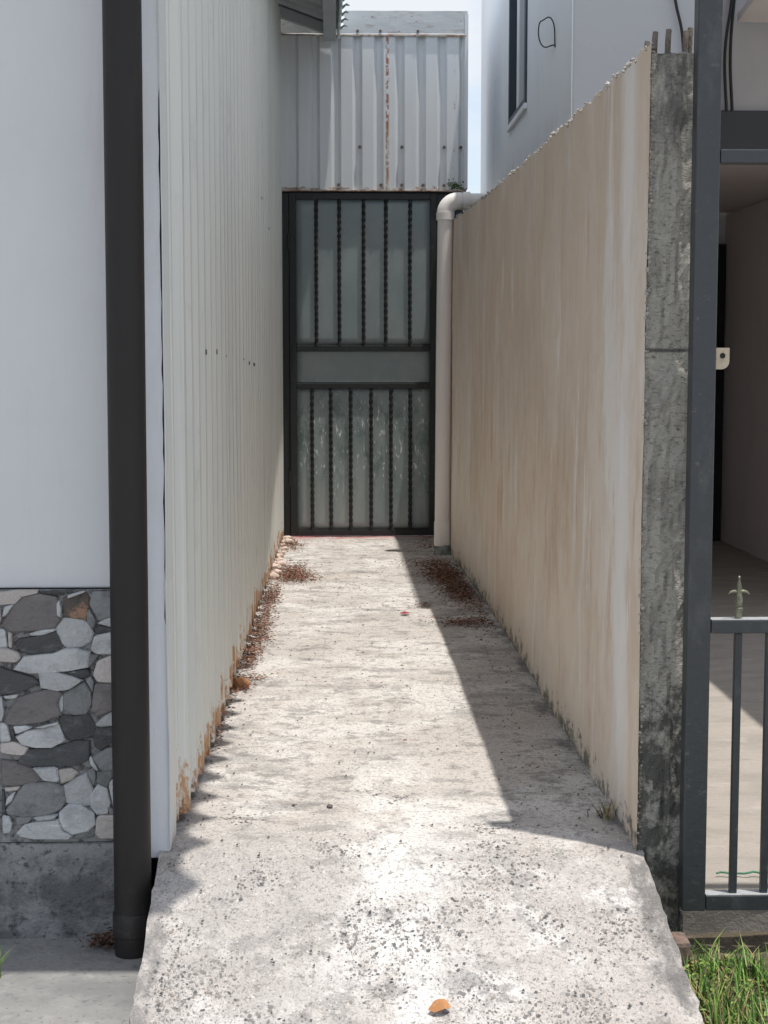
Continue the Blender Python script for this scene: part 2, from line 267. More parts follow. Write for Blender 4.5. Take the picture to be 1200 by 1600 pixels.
# ------------------------------------------------------------------ left house
H = thing('house', (-2.0, 6.8, -.2), 'white painted house with stone-clad base and cream ribbed metal side', 'house')
box('facade_wall', 'white_paint', H, -4.4, -.50, 3.62, 3.78, .632, 3.50)
g = MB()
def post(u, v):
    x = -.515 + .1135 * u; z = -.02 + 3.5 * v + (.018 * nz3(x * 30, 2) if v == 0 else 0)
    gap = .0045 + .004 * nz3(3, z * 14) + .003 * nz3(3, z * 40) if .55 < z < 1.78 else .0
    return (x - (max(0, gap) if u == 1 else 0), 3.612 + .003 * nz3(x * 12, z * 6), z)
g.grid(post, 4, 90); g.box(-.515, -.412, 3.618, 3.80, .0, 3.46)
g.build('corner_post', 'corner_paint', H, smooth=False)
box('plinth', 'mouldy_concrete', H, -4.4, -.462, 3.598, 3.82, -.42, .02, bevel=.008)
core = box('core_wall', 'white_paint', H, -4.4, -.44, 3.83, 10.4, -.2, 3.45)
panel = box('stone_cladding', 'mortar', H, -3.3, -.516, 3.606, 3.62 - .002, .022, .630, bevel=0)
STONES = '''G 20,270 100,150 150,110 240,95 330,115 345,150 330,200 350,245 320,290 200,305 80,310
P 335,150 350,130 362,180 355,230 335,215
T 370,120 430,90 500,85 520,130 500,245 430,245 375,220
M 540,85 648,85 648,225 570,250 540,200 520,150
M 505,200 520,180 555,250 540,290 505,250
P 560,265 600,240 648,230 648,290
D 545,295 575,275 648,295 648,312 560,325
P 330,290 375,235 470,240 520,270 540,320 520,370 470,400 390,405 340,360
D 90,380 120,350 240,330 320,310 340,340 360,395 300,430 200,440 140,430
P 175,320 240,300 325,292 325,305 250,330 190,332
P 545,335 648,312 648,440 560,440 525,415
P 90,525 150,450 240,440 310,435 370,410 440,408 515,430 500,515 400,535 280,545 180,548
B 0,405 60,405 115,430 125,460 100,485 0,478
P 0,290 40,300 55,400 0,402
B 58,310 80,320 80,400 60,400
B 0,85 110,72 225,72 225,90 140,110 100,150 20,155 0,150
P 25,225 40,165 95,152 50,215
B 0,160 18,180 22,240 0,280
D 0,510 90,540 190,570 225,605 150,645 60,665 0,668
P 230,545 320,540 420,565 475,590 400,640 330,650 240,630
D 380,545 500,525 520,555 480,580 420,562
M 510,440 570,445 535,490 510,520
B 560,480 648,445 648,605 560,600 535,560
G 30,820 60,760 110,690 200,660 300,640 350,665 325,720 345,790 240,830 100,848 40,840
M 365,670 480,600 520,660 525,720 490,785 420,790 365,760
P 330,720 350,670 362,690 358,770 340,785
M 490,590 520,565 540,600 530,660
G 545,610 648,610 648,760 570,790 525,760 530,700
P 540,850 590,800 648,765 648,855 570,865
D 340,790 420,800 500,790 535,850 530,910 480,930 400,945 360,900 330,840
P 90,915 150,880 250,865 330,845 365,940 290,980 200,980 120,960
P 75,850 150,845 190,860 90,900
P 190,862 330,830 330,842 240,866
P 0,835 40,840 62,940 0,948
D 60,880 78,870 85,925 68,940
P 0,690 15,680 25,780 10,825 0,825
P 20,680 110,668 90,695 30,695
B 0,955 80,945 160,980 130,1025 40,1015 0,1005
D 95,1070 160,990 290,985 420,945 500,945 500,1050 430,1085 300,1085 160,1090
D 540,870 648,865 648,940 570,1000 530,970
M 520,1040 600,985 648,985 648,1115 570,1115
P 500,1040 515,1035 552,1110 540,1118 510,1085
G 0,1050 80,1060 180,1105 222,1165 180,1190 60,1205 0,1200
P 180,1095 320,1090 330,1180 240,1170 210,1130
B 325,1110 400,1100 440,1130 400,1170 340,1190
M 485,1120 530,1100 540,1150 525,1210
M 545,1125 630,1115 630,1160 600,1220 545,1190
P 350,1210 420,1160 485,1135 520,1230 500,1320 420,1325 365,1300
M 25,1345 80,1260 130,1200 280,1180 350,1215 358,1290 330,1340 250,1375 120,1385 40,1370
P 505,1260 550,1200 600,1225 618,1310 600,1370 540,1375 505,1330
P 330,1360 380,1315 450,1320 520,1365 530,1430 490,1470 400,1490 350,1460 325,1400
P 610,1200 648,1150 648,1375 635,1330
B 540,1395 560,1380 648,1380 648,1515 560,1515 530,1490
P 85,1480 130,1430 220,1410 320,1400 345,1465 400,1495 380,1515 180,1515 110,1500
M 400,1500 520,1445 530,1480 510,1505 420,1518
P 0,1375 40,1385 55,1430 40,1480 0,1480
M 75,1385 170,1385 150,1420 85,1435
P 20,1320 30,1270 80,1235 60,1290
B 15,1215 105,1208 90,1230 25,1238
D 0,1225 15,1240 20,1360 0,1370
M 610,1330 635,1345 635,1378 612,1372
D 225,80 400,74 370,105 270,95
P 400,100 480,78 500,82 400,120
P 180,1385 320,1370 300,1395 200,1405'''
SMAT = dict(G='stone_purple', P='stone_pale', D='stone_dark', M='stone_mid', B='stone_beige', T='stone_brown')
K = 3.62 / 2400 / 3.636                          # metres per traced unit
rs = random.Random(3)
for line in STONES.split('\n'):
    q = line.split(); pts = [tuple(map(float, t.split(','))) for t in q[1:]]
    pts = [(-.797 + a * K, .628 - (b - 78) * K) for a, b in pts]
    # round the outline a little: corner cutting
    rr = []
    for i in range(len(pts)):
        a, b = pts[i], pts[(i + 1) % len(pts)]
        rr += [(a[0] * .88 + b[0] * .12, a[1] * .88 + b[1] * .12), (a[0] * .12 + b[0] * .88, a[1] * .12 + b[1] * .88)]
    pts = rr if len(rr) < 14 else pts
    cx = sum(p[0] for p in pts) / len(pts); cz = sum(p[1] for p in pts) / len(pts)
    span = max(max(abs(p[0] - cx), abs(p[1] - cz)) for p in pts)
    h = rs.uniform(.006, .018); e = min(.35, .005 / span); tx, tz = rs.uniform(-.06, .06), rs.uniform(-.06, .06)
    g = MB(); n = len(pts)
    def ring(k, y): return [(cx + (a - cx) * k, y - (tx * (a - cx) + tz * (b - cz)) * (k if k < .98 else 0), cz + (b - cz) * k) for a, b in pts]
    R = [ring(1.05, 3.608), ring(1.035, 3.606 - h * .72), ring(1.015 - e * .7, 3.606 - h)]
    for i in range(n):
        j = (i + 1) % n
        for a, b in ((0, 1), (1, 2)): g.quad(R[a][i], R[a][j], R[b][j], R[b][i])
        g.poly((R[2][i], R[2][j], (cx, 3.606 - h - .0015, cz)))
    o = g.build('stone', SMAT[q[0]], panel)
    for k in range(1, 3):                         # the same moulded cladding carries on to the left
        c = o.copy(); COL.objects.link(c); c.location = (-k * .2975 * 650 / 648 / .9 * .8855, 0, 0)

# ribbed cream side cladding, sheet by sheet
def xw(y): return -.402 + .022 * (y - 3.7) / 6.8
PIT = .19
def rib(y):
    t = ((y - 3.72) / PIT) % 1.0
    b = .0 if t < .50 else (t - .50) / .12 if t < .62 else 1 if t < .84 else (1 - t) / .16
    return .024 * b + (.004 if .18 < t < .32 else 0)
def breaks(y0, y1):
    ys = {y0, y1}; k = math.floor((y0 - 3.72) / PIT) - 1
    while k * PIT + 3.72 < y1 + PIT:
        for t in (0, .17, .19, .31, .33, .50, .62, .84):
            q = (k + t) * PIT + 3.72
            if y0 < q < y1: ys.add(q)
        k += 1
    return sorted(ys)
y = 3.72; n = 0
while y < 10.35:
    y1 = min(y + .76, 10.42); g = MB(); ys = breaks(y, y1 + .03); off = .0025 * (n % 2); tilt = rs.uniform(-.004, .004)
    rows = [0, .008, .03, .3, 1.0, 1.9, 3.45]
    vals = [[(xw(q) + rib(q) + off + tilt * (q - y) + .003 * nz3(q * 2, z * 1.5), q, (.018 + (.016 * (nz3(q * 17, 4) + .35) if z == 0 else z)) if z < .05 else z) for z in rows] for q in ys]
    for i in range(len(ys) - 1):
        for j in range(len(rows) - 1): g.quad(vals[i][j], vals[i + 1][j], vals[i + 1][j + 1], vals[i][j + 1])
    sheet(g.build('cladding_sheet', 'cream_cladding', H), .002)
    if n == 3: y1 += .022                         # an open lap
    y = y1; n += 1
g = MB()
g.grid(lambda u, v: (-.401 + .004 * nz3(5, v * 9), 3.606 + .13 * u, .0 + .02 * nz3(u * 5, 7) * (v == 0) + 3.48 * v), 3, 40)
sheet(g.build('corner_flashing', 'flash_cream', H), .003)
g = MB()
r_s = random.Random(2)
for (yy, zz) in ((4.35, 1.195), (4.73, 1.2), (5.11, 1.19), (6.06, 1.185), (6.44, 1.17), (6.82, 1.165), (7.6, 1.98), (8.4, 1.9)):
    yy = 3.72 + (round((yy - 3.72) / PIT - .73) + .73) * PIT
    g.tube([(xw(yy) + rib(yy) - .004, yy, zz), (xw(yy) + rib(yy) + .0065, yy, zz)], r_s.uniform(.004, .0085), 9)
g.build('cladding_screws', 'rebar_rust', H)
# metal roof: ribs run down the slope, scalloped ends at the eave
RP = .2
def rz(y):
    t = (y / RP) % 1; return .028 * (0 if t < .5 else (t - .5) / .1 if t < .6 else 1 if t < .9 else (1 - t) / .1)
def roof_z(x): return 3.365 + (.065 - x) * .36
def eave_x(y):
    ks = ((3.0, .150), (7.3, .122), (9.2, .064), (10.4, .046))
    for (a, p), (b, q) in zip(ks, ks[1:]):
        if y <= b: return p + (q - p) * (y - a) / (b - a)
    return .046
y = 3.05; n = 0
while y < 10.38:
    y1 = min(y + .8, 10.425); ys = sorted({y, y1} | {k * RP / 10 for k in range(int(y * 50), int(y1 * 50) + 1) if y < k * RP / 10 < y1})
    xs = [.062, -.5, -1.2, -2.2]; g = MB()
    def P_(i, q):
        x = eave_x(q) + .060 * max(0, .5 + .5 * cos(2 * pi * (q / RP - .75))) ** 2.2 - .022 if i == 0 else xs[i]
        return (x, q, roof_z(x) + rz(q))
    for a, b in zip(ys, ys[1:]):
        for i in range(3):
            t = [P_(i, a), P_(i, b), P_(i + 1, b), P_(i + 1, a)]; d = .004
            g.poly(t, 0); g.poly([(p[0], p[1], p[2] - d) for p in t], 1)
        e = [P_(0, a), P_(0, b)]; g.quad(e[0], e[1], (e[1][0], e[1][1], e[1][2] - .004), (e[0][0], e[0][1], e[0][2] - .004), 0)
    g.build('roof_sheet', ('roof_teal', 'roof_under'), H); y = y1
g = MB(); g.quad((-2.2, 3.05, roof_z(-2.2) + .03), (-2.2, 10.3, roof_z(-2.2) + .03), (-4.9, 10.3, roof_z(0)), (-4.9, 3.05, roof_z(0)))
sheet(g.build('far_roof_slope', 'roof_teal', H), .004)
box('eave_purlin', 'roof_under', H, -.075, .006, 3.10, 10.41, 3.300, 3.382)
g = MB(); g.box(-.015, .0, 0, 1, 0, 1)
g = MB()
for i, yy in enumerate((10.35, 8.6, 7.0, 5.4, 3.9)):
    x0, x1 = -.40, -.077; g = MB(); d = .075
    a = [(x0, roof_z(x0) - .006), (x1, roof_z(x1) - .006), (x1, roof_z(x1) - d * .95), (x0, roof_z(x0) - d)]
    for s in (0, 1): g.poly([(p[0], yy + .05 * s, p[1]) for p in a])
    for k in range(4):
        b, c = a[k], a[(k + 1) % 4]; g.quad((b[0], yy, b[1]), (c[0], yy, c[1]), (c[0], yy + .05, c[1]), (b[0], yy + .05, b[1]))
    g.build('rafter', 'roof_under', H)
g = MB()
for k in range(66):                               # fluted teal closure strip hanging under the sheet ends
    yy = 8.45 + k * .028; g.tube([(eave_x(yy) - .026, yy, 3.290), (eave_x(yy) - .026, yy, 3.368)], .010, 6)
tag(g.build('closure_strip', 'roof_teal', H), kind='stuff')

# black downpipe
D = thing('downpipe', (-.477, 3.50, -.23), 'black round downpipe standing in front of the white house corner', 'pipe')
MB().tube([(-.477, 3.50, -.23), (-.477, 3.50, -.06), (-.474, 3.50, 1.0), (-.466, 3.50, 3.30)], .0432, 28).build('pipe', 'dark_pipe', D, smooth=True)
MB().tube([(-.477, 3.50, -.225), (-.477, 3.50, -.165), (-.477, 3.50, -.163), (-.477, 3.50, -.115), (-.477, 3.50, -.11)], [.044, .0445, .0475, .0475, .044], 28).build('socket', 'dark_pipe', D, smooth=True)
for zz in (2.3, .1):
    if zz > 1: MB().tube([(-.470, 3.50, zz), (-.470, 3.50, zz + .03)], .047, 24).build('clamp', 'dark_pipe', D, smooth=True)

# ------------------------------------------------------------------ boundary wall
B = thing('boundary_wall', (.78, 7.0, -.3), 'tan streaked plaster boundary wall with broken top beside the alley', 'wall')
def xb(y, z): return .716 + .018 * sin((y - 3.6) / 6.9 * pi) - .03 * max(0, (y - 7.5) / 3) + .010 * (z / 2) + .006 * nz3(y * .9, z * .8, 3)
def ztop(y): return 1.888 + .027 * (y - 3.6) + .012 * nz3(y * 5, 1) + .007 * nz3(y * 23, 2)
g = MB()
def endcap(u, v):
    z = -.35 + (ztop(3.6) + .33) * v
    return (xb(3.6, z) + .002 + .105 * u, 3.585 - .010 * nz3(u * 6, z * 8, 2) + .004 * nz3(u * 20, z * 30), z)
g.grid(endcap, 10, 130)
g.grid(lambda u, v: (xb(3.6 + 6.8 * v, 1.9) + .002 + .105 * u, 3.585 + 6.8 * v, ztop(3.6 + 6.8 * v) - .02 + .008 * nz3(u * 8, v * 90)), 5, 200)
g.grid(lambda u, v: (xb(3.6 + 6.8 * v, 1.0) + .107, 3.585 + 6.8 * v, -.35 + (ztop(3.6 + 6.8 * v) + .33) * u), 6, 60)
g.build('block_core', 'wall_end', B)
g = MB()
def coat(u, v):
    y = 3.580 + 6.86 * u; z = -.05 + (ztop(y) + .05 + .008 * nz3(y * 40, 6)) * v
    y2 = y + ((.006 * nz3(4, z * 18) + .005 * nz3(9, z * 60)) if u == 0 else 0)
    return (xb(y, z), y2, z)
g.grid(coat, 300, 60)
s_ = g.build('render_coat', 'render_coat', B, smooth=True)
g = MB()                                          # broken mortar lips along the top and the end
r_ = random.Random(11)
def crumb(x, y, z, s):
    n = len(g.v); vs_ = [(x + s * r_.uniform(.6, 1) * a, y + s * r_.uniform(.6, 1) * b, z + s * r_.uniform(.6, 1) * c) for a, b, c in ((1, 0, 0), (-1, 0, 0), (0, 1, 0), (0, -1, 0), (0, 0, 1), (0, 0, -1))]
    g.v += vs_
    for a in (0, 1):
        for b in (2, 3):
            for c in (4, 5): g.f.append((n + a, n + b, n + c)); g.mi.append(0)
yy = 3.6
while yy < 10.3:
    for k in range(2): crumb(xb(yy, 1.9) + r_.uniform(-.002, .016), yy + r_.uniform(-.01, .01), ztop(yy) + r_.uniform(-.008, .005), r_.uniform(.003, .008) * (1.7 if nz3(yy * 3, 8) > .25 else 1))
    yy += r_.uniform(.012, .03)
zz = -.1
while zz < 1.88:
    for k in range(2): crumb(xb(3.6, zz) + r_.uniform(.0, .010), 3.584 + r_.uniform(-.005, .004), zz, r_.uniform(.002, .0055) * (1.6 if nz3(2, zz * 4) > .2 else 1))
    zz += r_.uniform(.006, .016)
tag(g.build('mortar_crumbs', 'chipped_plaster', B), kind='stuff')
for dx, yy, hh in ((.045, 3.62, .065), (.014, 3.62, .055), (.088, 3.63, .06), (.10, 3.64, .07), (.03, 3.80, .075), (.03, 4.0, .06), (.03, 4.45, .045), (.03, 6.6, .05), (.04, 7.35, .05), (.04, 5.6, .03)):
    z0 = ztop(yy); x = xb(yy, 1.9) + dx
    MB().tube([(x, yy, z0 - .06), (x + .002, yy, z0 + hh * .3), (x + .004, yy + .003, z0 + hh * .6)], .007, 7).build('rebar', 'rebar_rust', B)
# lower broken footing of the wall end
g = MB(); g.grid(lambda u, v: (.735 + .10 * u, 3.56 + .03 * v + .015 * nz3(u * 9, v * 4, 2), -.33 + .17 * v + .02 * nz3(u * 7, v * 6)), 12, 10)
g.build('footing', 'wall_end', B)

# ------------------------------------------------------------------ white drain pipe
Q = thing('drain_pipe', (.662, 9.45, 0), 'cream plastic drain pipe with elbow beside the barred gate', 'pipe')
px, py, pr = .655, 9.45, .047
MB().tube([(px, py, .115), (px + .004, py, 1.2), (px + .012, py, 2.07)], pr, 28).build('pipe', 'pvc', Q, smooth=True)
ex = px + .012; pts = []
for k in range(9):
    a = pi / 2 * k / 8; pts.append((ex + .075 * (1 - cos(a)), py, 2.085 + .075 * sin(a)))
MB().tube([(ex, py, 2.055)] + pts + [(ex + .10, py, 2.16)], .052, 28).build('elbow', 'pvc', Q, smooth=True)
MB().tube([(ex, py, 2.045), (ex, py, 2.09)], .0555, 28).build('elbow_collar', 'pvc', Q, smooth=True)
MB().tube([(ex + .105, py, 2.16), (ex + .15, py, 2.16)], .0555, 28).build('elbow_collar', 'pvc', Q, smooth=True)
MB().tube([(ex + .08, py, 2.16), (ex + .24, py + .02, 2.162), (ex + .40, py + .04, 2.165)], pr, 24).build('branch_pipe', 'pvc', Q, smooth=True)
MB().tube([(px, py, .055), (px, py, .20), (px, py, .205)], [.0505, .0505, .047], 28).build('socket', 'pvc', Q, smooth=True)
MB().tube([(px + .006, py, -.02), (px + .006, py, .05), (px + .006, py, .06)], [.058, .056, .05], 20).build('foot', 'pvc_foot', Q, smooth=True)

# ------------------------------------------------------------------ barred gate at the end
G = thing('barred_gate', (.18, 10.48, .005), 'black metal gate with twisted bars at the end of the alley', 'gate')
zb, zt = .008, 2.318
yf = 10.455
for nm, a in (('frame_stile', (-.312, -.266, zb, zt)), ('frame_stile', (.636, .680, zb, zt)), ('frame_rail', (-.2659, .6359, zt - .042, zt)), ('frame_rail', (-.2659, .6359, zb, zb + .04)),
              ('middle_rail', (-.2659, .6359, 1.262, 1.302)), ('middle_rail', (-.2659, .6359, 1.012, 1.046))):
    box(nm, 'gate_black', G, a[0], a[1], yf, yf + .04, a[2], a[3], bevel=.003)
for z0, z1 in ((1.302, 1.313), (1.046, 1.055), (.048, .060)): box('glazing_bead', 'gate_black', G, -.2659, .6359, yf + .006, yf + .016, z0 + .001, z1, bevel=.002)
box('hinge_post', 'gate_black', G, -.40, -.3125, yf + .012, yf + .06, .0, 2.318)
box('closing_post', 'gate_black', G, .6805, .86, yf + .012, yf + .05, .0, zt)
box('lintel', 'gate_black', G, -.40, .88, yf + .034, yf + .07, zt + .002, zt + .20)
for zz in (.35, 1.95):
    MB().tube([(-.315, yf - .004, zz), (-.315, yf - .004, zz + .10)], .010, 10).build('hinge', 'gate_black', G)
for z0, z1 in ((.05, 1.010), (1.048, 1.260), (1.304, zt - .044)):
    g = MB(); g.grid(lambda u, v: (-.275 + .92 * u, yf + .020 + .0015 * nz3(u * 4, v * 4 + z0), z0 - .012 + (z1 - z0 + .024) * v), 16, 16)
    sheet(g.build('panel', 'gate_sheet', G, smooth=True), .003)
def twisted(name, x, z0, z1):
    g = MB(); n = int((z1 - z0) / .0105); a0 = random.random() * 2
    for i in range(n + 1):
        z = z0 + (z1 - z0) * i / n; a = a0 + (z - z0) / .046 * (pi / 2)
        for k in range(4):
            t = a + k * pi / 2; g.v.append((x + .0138 * cos(t), yf + .007 + .0138 * sin(t), z))
    for i in range(n):
        for k in range(4): g.f.append((i * 4 + k, i * 4 + (k + 1) % 4, i * 4 + 4 + (k + 1) % 4, i * 4 + 4 + k)); g.mi.append(0)
    return g.build(name, 'gate_black', G)
for x in (-.130, .025, .188, .338, .501): twisted('twisted_bar', x, 1.302, zt - .042)
for x in (-.163, -.036, .099, .238, .373, .504): twisted('twisted_bar', x, .048, 1.012)

# ------------------------------------------------------------------ grey corrugated panel above the gate
C = thing('corrugated_canopy', (.24, 10.6, 2.33), 'grey rusted corrugated metal panel above the barred gate', 'metal panel')
ycl = 10.472
def cl(x):
    t = ((x - .04) / .1415) % 1
    return .030 * (1 if t < .52 else 1 - (t - .52) / .16 if t < .68 else 0 if t < .86 else (t - .86) / .14)
def crib(x0, x1, yfn, z0, z1, name):
    xs = sorted({x0, x1} | {.04 + .1415 * (k + t) for k in range(-6, 9) for t in (0, .52, .68, .86) if x0 < .04 + .1415 * (k + t) < x1}); g = MB()
    for a, b in zip(xs, xs[1:]):
        for z, zz in ((z0, (z0 + z1) / 2), ((z0 + z1) / 2, z1)): g.quad((a, yfn - cl(a), z), (b, yfn - cl(b), z), (b, yfn - cl(b), zz), (a, yfn - cl(a), zz))
    return sheet(g.build(name, 'grey_sheet', C), .003)
crib(-.40, .355, ycl, 2.338, 3.40, 'corrugated_sheet'); crib(.340, .872, ycl + .003, 2.338, 3.40, 'corrugated_sheet')
g = MB(); pr_ = [(ycl + .10, 3.51), (ycl - .032, 3.505), (ycl - .033, 3.36), (ycl - .036, 3.352)]
for (a, b) in zip(pr_, pr_[1:]): g.grid(lambda u, v: (-.42 + 1.30 * u, a[0] + (b[0] - a[0]) * v + .003 * nz3(u * 5, v), a[1] + (b[1] - a[1]) * v + .006 * (u - .5) + .003 * nz3(u * 7, 3)), 20, 2)
sheet(g.build('cap_flashing', 'flashing', C), .003)
box('cap_drip_edge', 'rusty_edge', C, -.42, .878, ycl - .039, ycl - .034, 3.342, 3.352, bevel=.001)
g = MB(); g.quad((.884, ycl - .04, 2.345), (.884, ycl + .95, 2.345), (.884, ycl + .95, 3.49), (.884, ycl - .04, 3.49)); g.quad((.884, ycl - .04, 2.345), (.862, ycl - .036, 2.345), (.862, ycl - .036, 3.49), (.884, ycl - .04, 3.49))
sheet(g.build('side_return', 'grey_sheet', C), .003)
g = MB(); g.quad((-.42, ycl + .10, 3.508), (.884, ycl + .10, 3.508), (.884, ycl + 1, 3.46), (-.42, ycl + 1, 3.46)); sheet(g.build('top_sheet', 'flashing', C), .003)
box('bottom_trim', 'rusty_edge', C, -.40, .86, ycl - .034, ycl + .05, 2.330, 2.3375, bevel=.001)
g = MB()
for x in (.0, .142, .283, .424, .566, .707, .82):
    for zz in (2.37, 2.62): 
        if (x * 10 + zz * 7) % 3 > .9: g.tube([(x + .02, ycl - .012, zz), (x + .02, ycl - .040, zz)], .010, 6)
for x in (.15, .55, .30): g.tube([(x, ycl - .032, 3.375), (x, ycl - .044, 3.375)], .009, 6)
g.build('screws', 'rebar_rust', C)
g = MB(); r2 = random.Random(5)
for k in range(90):
    a = r2.uniform(0, 2 * pi); x, z = .80 + r2.gauss(0, .028), 2.338 + abs(r2.gauss(0, .022)); yk = ycl - .032 - r2.random() * .02; s = .018
    g.poly([(x, yk, z), (x + s * cos(a) * .4, yk - .006, z + s * .8), (x + s * cos(a), yk - .004, z + s * abs(sin(a)) * 1.3)])
tag(g.build('moss_tuft', 'moss'), 'small green moss tuft on the lower edge of the corrugated panel', 'moss')

# ------------------------------------------------------------------ neighbour house
Nn = thing('neighbour_house', (2.6, 9.4, -.17), 'pale grey neighbouring house behind the tan boundary wall', 'house')
g = MB(); X0, X1, Y0, Y1 = 1.10, 1.74, 7.28, 11.8
g.box(X0, X0 + .12, Y0, 8.97, -.3, 4.6); g.box(X0, X0 + .12, 9.84, Y1, -.3, 4.6); g.box(X0, X0 + .12, 8.97, 9.84, -.3, 2.665); g.box(X0, X0 + .12, 8.97, 9.84, 3.75, 4.6)
g.build('side_wall', 'house_wall', Nn)
box('front_wall', 'house_front', Nn, X0 + .002, X1, Y0 - .004, Y0 + .14, -.3, 4.6, bevel=.01)
box('rear_wall', 'house_wall', Nn, X0 + .13, 5.2, Y1 - .1, Y1 + .05, -.3, 4.6)
wf = MB(); wf.box(X0 - .012, X0 + .07, 8.975, 9.02, 2.67, 3.745); wf.box(X0 - .012, X0 + .07, 9.79, 9.835, 2.67, 3.745); wf.box(X0 - .012, X0 + .07, 9.021, 9.789, 2.67, 2.70); wf.box(X0 - .012, X0 + .07, 9.021, 9.789, 3.71, 3.745)
wn_ = wf.build('window', 'window_frame', Nn)
box('sash', 'sash', wn_, X0 - .004, X0 + .05, 9.34, 9.46, 2.702, 3.708)
box('pane', 'glass', wn_, X0 + .025, X0 + .032, 9.022, 9.338, 2.701, 3.709, bevel=0); box('pane', 'glass', wn_, X0 + .036, X0 + .042, 9.462, 9.788, 2.701, 3.709, bevel=0)
box('sill', 'house_wall', wn_, X0 - .02, X0 - .001, 8.95, 9.86, 2.63, 2.664)
box('roof_slab', 'house_front', Nn, X0, 5.3, Y0 - .42, Y1 + .2, 4.602, 4.75)
box('upper_wall', 'upper_front', Nn, X1 + .002, 5.2, 8.0, 8.15, 2.465, 4.6)
box('beam', 'dark_beam', Nn, X1 + .002, 5.2, 7.96, 8.16, 2.26, 2.463)
box('passage_side_wall', 'passage_wall', Nn, 2.95, 3.1, 8.17, 11.69, -.3, 2.30)
box('passage_ceiling', 'passage_wall', Nn, X1, 5.2, 8.17, 11.69, 2.32, 2.42)
box('inner_wall', 'passage_wall', Nn, X1 - .12, X1 - .002, 7.44, 11.69, -.3, 2.31)
dr = box('door', 'dark_door', Nn, 2.56, 2.945, 11.63, 11.69, -.17, 2.08)
g = MB(); a, b = 2.045, 5.2
for s in (0, .04): g.quad((a, 7.95, 2.90 + s), (b, 7.95, 2.90 + s), (b + .05, 4.7, 3.35 + s), (a + .05, 4.7, 3.35 + s))
g.quad((a, 7.95, 2.90), (a, 7.95, 2.94), (a + .05, 4.7, 3.39), (a + .05, 4.7, 3.35)); g.quad((a + .05, 4.7, 3.35), (b + .05, 4.7, 3.35), (b + .05, 4.7, 3.39), (a + .05, 4.7, 3.39))
g.build('carport_roof', 'passage_wall', Nn)
for x in (3.3, 5.0): box('carport_post', 'iron_paint', Nn, x, x + .08, 4.9, 4.98, -.17, 3.32)
def cable(pts, r, label, group=None):
    c = bpy.data.curves.new('c', 'CURVE'); c.dimensions = '3D'; c.bevel_depth = r; c.bevel_resolution = 2
    s = c.splines.new('BEZIER'); s.bezier_points.add(len(pts) - 1)
    for p, q in zip(s.bezier_points, pts): p.co = q; p.handle_left_type = p.handle_right_type = 'AUTO'
    o = bpy.data.objects.new('c', c); COL.objects.link(o)
    dg = bpy.context.evaluated_depsgraph_get(); me = bpy.data.meshes.new_from_object(o.evaluated_get(dg)); bpy.data.objects.remove(o)
    me.materials.clear(); me.materials.append(MATS['cable_black'])
    o = bpy.data.objects.new('cable', me); COL.objects.link(o); return tag(o, label, 'cable', group)
cable([(2.03, 7.98, 3.4), (2.02, 7.96, 3.05), (1.985, 7.95, 2.75), (1.998, 7.95, 2.46)], .008, 'left one of two dark cables hanging down beside the iron post')
cable([(2.07, 7.985, 3.4), (2.035, 7.97, 3.05), (2.015, 7.96, 2.75), (2.03, 7.96, 2.46)], .008, 'right one of two dark cables hanging down beside the iron post')
cable([(1.55, 7.25, 3.05), (1.573, 7.25, 2.85), (1.61, 7.25, 2.68), (1.612, 7.255, 2.3)], .007, 'thin dark cable running down the house front above the wall end')
cable([(1.095, 7.80, 2.74), (1.08, 7.78, 2.86), (1.05, 7.90, 2.895), (1.04, 8.02, 2.87), (1.05, 7.98, 2.79), (1.095, 7.82, 2.755)], .0035, 'small looped cable sticking out of the pale house side wall')

# ------------------------------------------------------------------ iron gate on the right
I = thing('iron_gate', (.85, 3.52, -.13), 'dark grey iron gate with spear-topped bars beside the wall end', 'gate')
gy = 3.50
g = MB(); g.box(.813, .868, gy, gy + .045, -.128, 2.9)
po = g.build('post', 'iron_paint', I, bevel=.003); po.rotation_euler = (0, 0, 0)
box('top_rail', 'iron_paint', I, .870, 2.3, gy + .004, gy + .04, 1.612, 1.642, bevel=.002)
box('header_beam', 'iron_paint', I, .870, 2.3, gy + .002, gy + .042, 2.70, 2.76, bevel=.002)
box('middle_rail', 'iron_paint', I, .870, 2.3, gy + .002, gy + .043, .535, .566, bevel=.002)
box('bottom_rail', 'iron_paint', I, .870, 2.3, gy + .002, gy + .045, -.128, -.092, bevel=.002)
for z_ in (.5665, -.0915): box('rail_sheen_strip', 'iron_painted_sheen', I, .871, 2.3, gy + .004, gy + .041, z_, z_ + .0012, bevel=0)  # thin added strips, sunlit sheen on the rail tops put in as pale colour
box('far_post', 'iron_paint', I, 2.302, 2.36, gy, gy + .045, -.23, 2.9)
for k in range(18):
    x = .938 + .074 * k
    box('bar', 'iron_paint', I, x - .0085, x + .0085, gy + .014, gy + .031, -.091, .534, bevel=.002)
bars = []
def lathe(name, prof, x, y, m, parent, seg=10):
    return MB().tube([(x, y, z) for z, r in prof], [r for z, r in prof], seg).build(name, m, parent, smooth=True)
for k in range(9):
    x = .938 + .148 * k
    if k == 0:
        g = MB(); yc = gy + .0225
        g.tube([(x, yc, z) for z in (.567, .585, .586, .592, .594, .612, .630, .640, .66, .665, .668)], [.008, .008, .0105, .0105, .006, .0095, .006, .007, .002, .0035, .001], 10)
        for s in (-1, 1): g.tube([(x, yc, .628), (x + s * .010, yc, .632), (x + s * .019, yc, .630), (x + s * .025, yc, .624)], [.004, .0035, .003, .001], 7)
        f0 = g.build('spear_finial', 'spear_metal', I, smooth=True)
    else:
        c = f0.copy(); COL.objects.link(c); c.location.x += .148 * k
g = MB()
